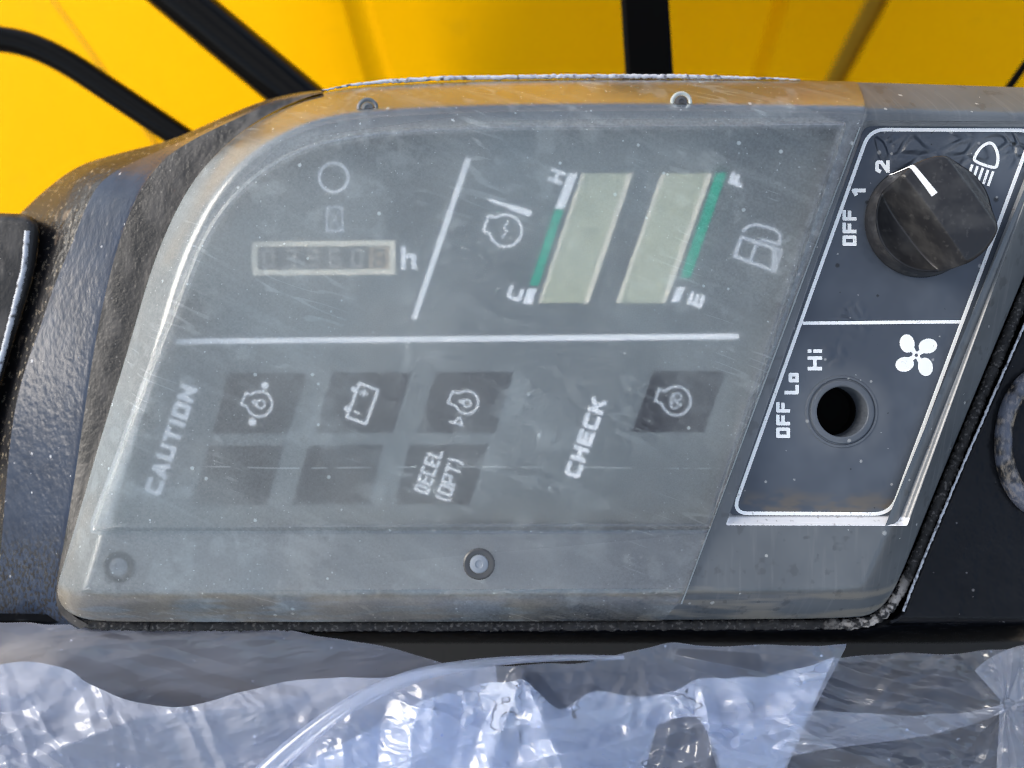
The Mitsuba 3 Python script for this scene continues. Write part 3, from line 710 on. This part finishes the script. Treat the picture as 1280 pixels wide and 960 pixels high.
# plate at the left edge
lo = rounded([(-140, 262), (50, 268), (46, 330), (8, 455), (-30, 585), (-140, 585)], [5, 26, 30, 30, 20, 5])
lv, lf = loft([up(lo, -330), up(lo, -205), up(inset(lo, 2.5), -196), up(inset(lo, 7), -190), up(inset(lo, 14), -187)])
lc = flat(Polygon(inset(lo, 14)).buffer(0), -187); lc = (up(lc[0][:, :2], -187), lc[1])
B = 'side_bracket'
tag(B, 'black painted bracket with a rounded chipped edge, left of the console', 'bracket')
add(B + '__body', *join([orient(lv, lf, (0, 0, 1)), lc]), 'collar_paint', 40)
le = resample([(34, 288), (30, 335), (18, 385), (4, 440), (-12, 500)], 140)
le3 = up(le, -188) + rng.normal(0, .25, (140, 3))
add(B + '__chipped_edge', *tube(le3, 4.0 + rng.normal(0, .3, 140), 10), 'chipped_edge', 60, label='blue-white chipped line along the bracket edge')

# ------------------------------------------------------------------ yellow bodywork behind
Y = 'yellow_bodywork'
tag(Y, 'large yellow painted machine body panels behind the console', 'machine body')
ZY = -1500.0
def sheet(key, xs_top, zs, mname, x_shift, label=None, ytop=-420, ybot=560, n=24):
    """panel between lines that run down the body; xs at the picture's top, x_shift their drift per 100 px downwards"""
    rows = []
    for y in np.r_[np.linspace(-2400, ytop, 6)[:-1], np.linspace(ytop, ybot, n)]:
        rows.append(np.array([[x + x_shift[i] * max(y, ytop) / 100.0, y] for i, x in enumerate(xs_top)]))
    lean = np.clip((np.array(xs_top) - 620) / 450.0, 0, 1) * 4.0      # the rear panels also lean towards the seat
    v = np.vstack([up(r, np.array(zs) - lean * max(r[0, 1], ytop)) for r in rows])
    k, n = len(xs_top), n + 5
    i, j = np.meshgrid(np.arange(n - 1), np.arange(k - 1), indexing='ij'); i, j = i.ravel(), j.ravel()
    f = np.stack([i * k + j, i * k + j + 1, (i + 1) * k + j + 1, (i + 1) * k + j], 1)
    return add(key, *orient(v, f, (0, 0, 1)), mname, 40, label=label)
# left panel (broad, facing the sky), with a seam; then a bend; then a panel turned away, a rounded bead, and the last panel past a groove
sheet(Y + '__side_panel', [-900, -300, 0, 200, 330, 400, 428], [-2750, -2080, -1800, -1650, -1565, -1542, -1545], 'yellow_paint', [0, 0, 0, 5, 20, 25, 28], 'bright left yellow panel facing the sky')
sheet(Y + '__bend', [427.5, 436, 448, 456, 464], [-1544, -1556, -1564, -1562, -1558], 'yellow_paint', [28, 29, 30, 30, 30])
sheet(Y + '__middle_panel', [463, 520, 580, 660, 740, 820, 900, 968], [-1557, -1555, -1565, -1610, -1720, -1920, -2240, -2610], 'yellow_paint', [30, 24, 16, 6, -4, -13, -22, -30], 'middle yellow panel turned away from the sky')
sheet(Y + '__bead', [966, 974, 984, 992, 998], [-2610, -2606, -2600, -2606, -2636], 'yellow_paint', [-30, -31, -31, -32, -33], 'raised rounded bead on the yellow body')
sheet(Y + '__rear_panel', [996, 1030, 1070, 1082], [-2636, -2710, -2810, -2842], 'yellow_paint', [-33, -40, -48, -50])
sheet(Y + '__groove', [1081, 1086, 1106, 1112], [-2841, -2890, -2905, -2875], 'yellow_groove', [-50, -50, -53, -54], 'dark groove between yellow panels')
sheet(Y + '__end_panel', [1111, 1180, 1300, 1500, 1900], [-2874, -3160, -3760, -5000, -7500], 'yellow_paint', [-54, -50, -40, -20, 0], 'shaded right yellow panel')
sm = smooth_line([(-60, -190), (64, -2), (106, 54), (165, 140), (204, 192), (330, 380)], 60)
zs_ = np.interp(sm[:, 0], [-300, 0, 200, 330], [-2080, -1800, -1650, -1565]) + 2
add(Y + '__seam', *tube(up(sm, zs_), 2.6, 8), 'yellow_groove', 60, label='thin seam line across the left yellow panel')

# ------------------------------------------------------------------ bars and rails between console and body
hp = smooth_line([(-260, 60), (-60, 45), (0, 48), (40, 56), (85, 78), (130, 108), (190, 148), (262, 196), (340, 252)], 90, it=3)
add('grab_rail', *tube(up(hp, -620), 16 * (1 + 620 / DIST), 24), 'tube_black', True, label='bent glossy black rail tube entering at the left edge', cat='rail')
def beam(key, a, b, w, depth, z, mname, chamfer=5):
    a, b = np.asarray(a, float), np.asarray(b, float)
    d = (b - a) / np.linalg.norm(b - a); nn = np.array([-d[1], d[0]])
    hw = w / 2
    prof = [(-hw, -depth), (-hw, -chamfer), (-hw + chamfer, 0), (hw - chamfer, 0), (hw, -chamfer), (hw, -depth)]
    ringsb = []
    for t in (0, 1):
        c = a + (b - a) * t
        ringsb.append(np.array([up(np.array([c + nn * o]), z + q)[0] for o, q in prof]))
    v, f = loft(ringsb)
    return v, f
G = 'roof_brace'
tag(G, 'thick straight black diagonal tube behind the upper left of the console', 'bar')
add(G + '__bar', *tube(up(resample([(77, -125), (456, 192)], 30), -590), 29 * (1 + 590 / DIST), 32), 'tube_black', True)
v, f = beam('x', (796, -160), (814, 130), 60, 60, -520, 'bar_black', 6)
U = 'upright_post'
tag(U, 'black upright post behind the top middle of the console', 'post')
add(U + '__bar', *orient(v, f, (0, 0, 1)), 'bar_black', 30)
add('thin_rod', *tube(up(resample([(1225, 160), (1262, 108), (1330, 12)], 20), -700), 7, 12), 'bar_black', True, label='thin black rod at the top right corner', cat='rod')

# ------------------------------------------------------------------ plastic film over the seat in front
def coons(topc, botc, nu, nv):
    a, b = resample(np.asarray(topc, float), nu), resample(np.asarray(botc, float), nu)
    t = np.linspace(0, 1, nv)[:, None, None]
    return a[None] * (1 - t) + b[None] * t

def crumple(p, seed, n, amp, wid, lmin=30, lmax=160, dirs=(0, math.pi), region=None):
    """sharp ridges and valleys along random short lines"""
    r = np.random.default_rng(seed)
    z = np.zeros(p.shape[:-1])
    x0, y0, x1, y1 = region or (p[..., 0].min(), p[..., 1].min(), p[..., 0].max(), p[..., 1].max())
    for _ in range(n):
        c = np.array([r.uniform(x0, x1), r.uniform(y0, y1)])
        an = r.uniform(*dirs)
        d, m = np.array([math.cos(an), math.sin(an)]), np.array([-math.sin(an), math.cos(an)])
        q = p - c
        s, t = q @ d, q @ m
        L = r.uniform(lmin, lmax)
        t = t + r.uniform(-.25, .25) * s * s / L + 3 * np.sin(s / 17 + r.uniform(0, 6))
        w = wid * r.uniform(.5, 1.6)
        env = np.clip(1 - (s / L) ** 2, 0, 1)
        prof = np.clip(1 - np.abs(t) / w, 0, 1) if r.uniform() < .6 else np.clip(1 - np.abs(t) / w, 0, 1) ** 2 * np.sign(t)
        z += amp * r.uniform(.3, 1) * r.choice([-1, 1]) * env * prof
    return z

def film_sheet(key, topc, botc, z_of, m, label, nu=220, nv=130, cat='plastic sheet', group=None, hem=False):
    p = coons(smooth_line(topc, 300), smooth_line(botc, 300), nu, nv)
    fall = np.linspace(1, 0, nv)[:, None] ** 3           # an uneven free edge
    p[..., 1] += fall * (16 * n3(p, 60, 400, nu % 37, 2))
    z = z_of(p)
    v = up(p, z).reshape(-1, 3)
    i, j = np.meshgrid(np.arange(nv - 1), np.arange(nu - 1), indexing='ij'); i, j = i.ravel(), j.ravel()
    f = np.stack([i * nu + j, i * nu + j + 1, (i + 1) * nu + j + 1, (i + 1) * nu + j], 1)
    k = add(key, *orient(v, f, (0, 0, 1)), m, 60, label=label, cat=cat, group=group)
    if hem:
        V = v.reshape(nv, nu, 3)
        run = np.vstack([V[0], V[1:, -1]]) + [0, 0, 1.0]
        add(k + '__edge_curl', *tube(run, 0.9, 6), 'film_inner', 60)
    return k
def facets(p, seed, l0=150, l1=18, slope=0.42, k=9, dirs=(0, math.pi)):
    """crumpled sheet: sharp folds of many sizes with flat facets between them, each set dying out here and there"""
    r = np.random.default_rng(seed)
    z = np.zeros(p.shape[:-1])
    for lam in np.geomspace(l0, l1, k):
        an = r.uniform(*dirs)
        q = p + lam * 0.8 * np.stack([n3(p, lam * 1.6, lam * 1.6, int(r.integers(90)), 2), n3(p, lam * 1.6, lam * 1.6, int(r.integers(90)), 2)], -1)
        t = (q[..., 0] * math.cos(an) + q[..., 1] * math.sin(an)) / lam + r.uniform(0, 9)
        # unequal folds: the fold lines are not evenly spaced
        t = t + 0.35 * np.sin(t * 2.3 + r.uniform(0, 6)) + 0.25 * np.sin(t * 0.9)
        tri = np.abs(np.mod(t, 1.0) - 0.5)
        env = np.clip(0.35 + 2.6 * n3(p, lam * 2.2, lam * 2.2, int(r.integers(90)), 2), 0, 1)
        z += slope * lam * tri * env
    return z
def n3(p, sx, sy, seed, o=3): return meshkit.fbm(np.stack([p[..., 0] / sx, p[..., 1] / sy, np.full(p.shape[:-1], seed * 1.7)], -1), o, seed) - 0.5

# dark seat under the film
seat = [(-200, 862), (200, 862), (420, 868), (640, 842), (800, 830), (1000, 826), (1300, 822), (1500, 830)]
sx_ = smooth_line(seat, 100)
sv, sf = loft([up(sx_, -420), up(sx_ + [0, 4], -250), up(sx_ + [0, 22], -215), up(sx_ + [0, 60], -200), up(sx_ + [0, 300], -190)], closed=False)
add('seat_cushion', *orient(sv, sf, (0, 0, 1)), 'cushion_vinyl', 60, label='dark seat cushion under the clear plastic film', cat='seat cushion')

def zA(p):   # smooth hazy film at the left, hanging below the console
    return -120 + 30 * n3(p, 200, 60, 3) + facets(p, 11, 260, 60, .2, 5, (1.1, 2.0)) + facets(p, 12, 60, 14, .1, 5, (1.1, 2.0)) - 0.25 * np.clip(p[..., 1] - 800, 0, 200)
film_sheet('plastic_film', [(-120, 772), (60, 780), (200, 784), (330, 786), (460, 800), (540, 822), (585, 838)], [(-120, 900), (60, 890), (200, 900), (330, 890), (440, 868), (530, 852), (590, 842)], zA, 'film_soft', 'smooth hazy plastic film hanging below the left of the console', cat='plastic film', hem=False)
def zB(p):   # crumpled left front sheet
    d = np.clip((p[..., 1] - 850) / 60, 0, 1)
    return -95 + 26 * n3(p, 120, 60, 5) + (.3 + .7 * d) * (facets(p, 21, 210, 40, .36, 6, (-.3, 1.9)) + facets(p, 24, 46, 7, .30, 8)) + facets(p, 22, 200, 60, .2, 4)
film_sheet('plastic_film', [(-120, 850), (0, 828), (50, 826), (90, 840), (110, 862), (200, 888), (290, 868), (380, 850), (520, 838), (620, 830)], [(-120, 1080), (640, 1080)], zB, 'film_milky', 'crumpled bluish plastic film filling the lower left corner', 300, 170, cat='plastic film', hem=False)
def zC(p):   # middle sheet, with a peak fold
    x, y = p[..., 0], p[..., 1]
    d = np.clip((y - 840) / 70, 0, 1)
    z = -70 + 30 * n3(p, 140, 70, 8) + (.25 + .75 * d) * (facets(p, 31, 190, 36, .40, 7) + facets(p, 34, 44, 7, .26, 8))
    for cx, cy, ex, ey, w, h in ((650, 848, 600, 1000, 26, 30), (655, 848, 720, 1000, 40, 34), (745, 862, 690, 900, 22, 14), (830, 885, 780, 1000, 24, -18), (850, 820, 1000, 850, 20, 22), (870, 905, 990, 905, 18, 20), (880, 870, 900, 990, 20, 24)):
        a, b = np.array([cx, cy], float), np.array([ex, ey], float)
        L = np.linalg.norm(b - a); u = (b - a) / L; nn = np.array([-u[1], u[0]])
        s, t = (p - a) @ u / L, (p - a) @ nn
        w_ = w * (0.5 + np.clip(s, 0, 1.3))
        z += h * np.clip(1 - np.abs(t) / w_, 0, 1) * np.clip(s * 4 + .4, 0, 1) * np.clip(1.25 - s, 0, 1)
    return z
film_sheet('plastic_film', [(330, 985), (400, 905), (480, 862), (560, 842), (640, 830), (740, 824), (790, 808), (850, 802), (960, 806), (1058, 808)], [(300, 1090), (960, 1090), (972, 985), (1010, 900), (1056, 812)], zC, 'film_bright', 'big crumpled plastic film with peaked fold in the lower middle', 320, 180, cat='plastic film')
def zD(p): return zC(p) - 26 + (facets(p, 71, 120, 14, .55, 9))
film_sheet('plastic_film_002__inner_fold', [(300, 1000), (420, 935), (500, 884), (556, 868), (604, 850), (640, 850), (655, 846), (676, 868), (700, 893), (722, 878), (748, 861), (800, 866), (834, 884), (812, 912)], [(300, 1090), (700, 1090), (800, 1085), (806, 1000), (806, 930)], zD, 'film_inner', None, 300, 170, cat=None, hem=False)
film_sheet('plastic_film_002__inner_fold', [(790, 872), (850, 860), (872, 848), (940, 852), (1000, 836), (1044, 818)], [(812, 912), (850, 894), (884, 900), (900, 960), (930, 1080), (968, 985), (1008, 900)], zD, 'film_inner', None, 200, 120, cat=None, hem=False)
def zE(p):   # right bag
    x, y = p[..., 0], p[..., 1]
    z = -125 + 26 * n3(p, 150, 60, 12) + facets(p, 41, 170, 30, .5, 7, (1.0, 2.1)) + facets(p, 44, 40, 7, .34, 7, (.9, 2.3))
    k = np.array([1262, 880.0])
    q = p - k; r = np.linalg.norm(q, axis=-1); th = np.arctan2(q[..., 1], q[..., 0])
    fold = 10 * np.abs(np.mod(th * 7 / np.pi + 1.6 * np.sin(th * 3) + 2.2 * n3(p, 70, 70, 6), 2) - 1) * np.exp(-r / 110) * np.clip(r / 40, 0, 1)
    return z + fold + 40 * np.exp(-(r / 40) ** 2)
film_sheet('plastic_film', [(960, 850), (1020, 822), (1100, 812), (1180, 818), (1230, 812), (1290, 802), (1420, 790)], [(900, 1080), (1420, 1080)], zE, 'film_glassy', 'glassy wrinkled plastic film in the lower right, right of the peaked sheet', 280, 170, cat='plastic film', hem=False)
def zG(p): return zE(p) + 26 + facets(p, 81, 90, 12, .3, 7, (1.2, 1.9))
film_sheet('plastic_film_003__folded_flap', [(878, 894), (1000, 891), (1120, 894), (1200, 892), (1254, 882)], [(900, 975), (1000, 940), (1120, 926), (1200, 912), (1256, 890)], zG, 'film_bright', None, 240, 60, cat=None)
def zF(p):
    k = np.array([1258, 882.0]); q = p - k; r = np.linalg.norm(q, axis=-1); th = np.arctan2(q[..., 1], q[..., 0])
    return -60 + 12 * np.abs(np.mod(th * 3.2 + 1.2 * np.sin(th * 4) + 3 * n3(p, 60, 60, 4), 2) - 1) * np.clip(r / 60, 0.1, 1) + 10 * n3(p, 60, 50, 17) + facets(p, 51, 70, 14, .3, 6)
film_sheet('plastic_film', [(1218, 838), (1236, 822), (1262, 806), (1290, 802), (1380, 790)], [(1248, 872), (1260, 884), (1275, 905), (1300, 912), (1400, 930)], zF, 'film_bright', 'gathered tail of plastic film at the right edge, above the pinch', 120, 80, cat='plastic film')
film_sheet('plastic_film', [(1250, 874), (1262, 868), (1285, 872), (1310, 866), (1400, 880)], [(1246, 960), (1240, 1000), (1262, 1020), (1310, 1030), (1400, 1040)], zF, 'film_bright', 'gathered tail of plastic film at the right edge, below the pinch', 120, 80, cat='plastic film')
st = smooth_line([(290, 1010), (335, 962), (380, 922), (430, 885), (480, 858), (540, 838), (620, 826), (700, 822), (780, 822)], 120)
rr = np.interp(np.arange(120), [0, 30, 60, 90, 119], [16, 12, 9, 5, 3])
add('plastic_strand', *tube(up(st, -46), rr, 16), 'film_bright', True, label='rolled strand of plastic film curving across the lower middle', cat='plastic strand')

# ------------------------------------------------------------------ setting
g = np.array([[-9, -9, -1.1], [9, -9, -1.1], [9, 9, -1.1], [-9, 9, -1.1]])
scene['ground'] = mikit.ply(trimesh.Trimesh(g, [[0, 1, 2], [0, 2, 3]], process=False), 'dirt_ground')
labels['ground'] = {'label': 'bare dirt ground far below the machine', 'kind': 'structure'}
fl = np.array([(-300, 760, -900), (1700, 760, -900), (1700, 1500, -900), (-300, 1500, -900)], float)
add('floor', fl, [[0, 1, 2], [0, 2, 3]], 'floor_dark', label='dark cab floor below the console', kind='structure')
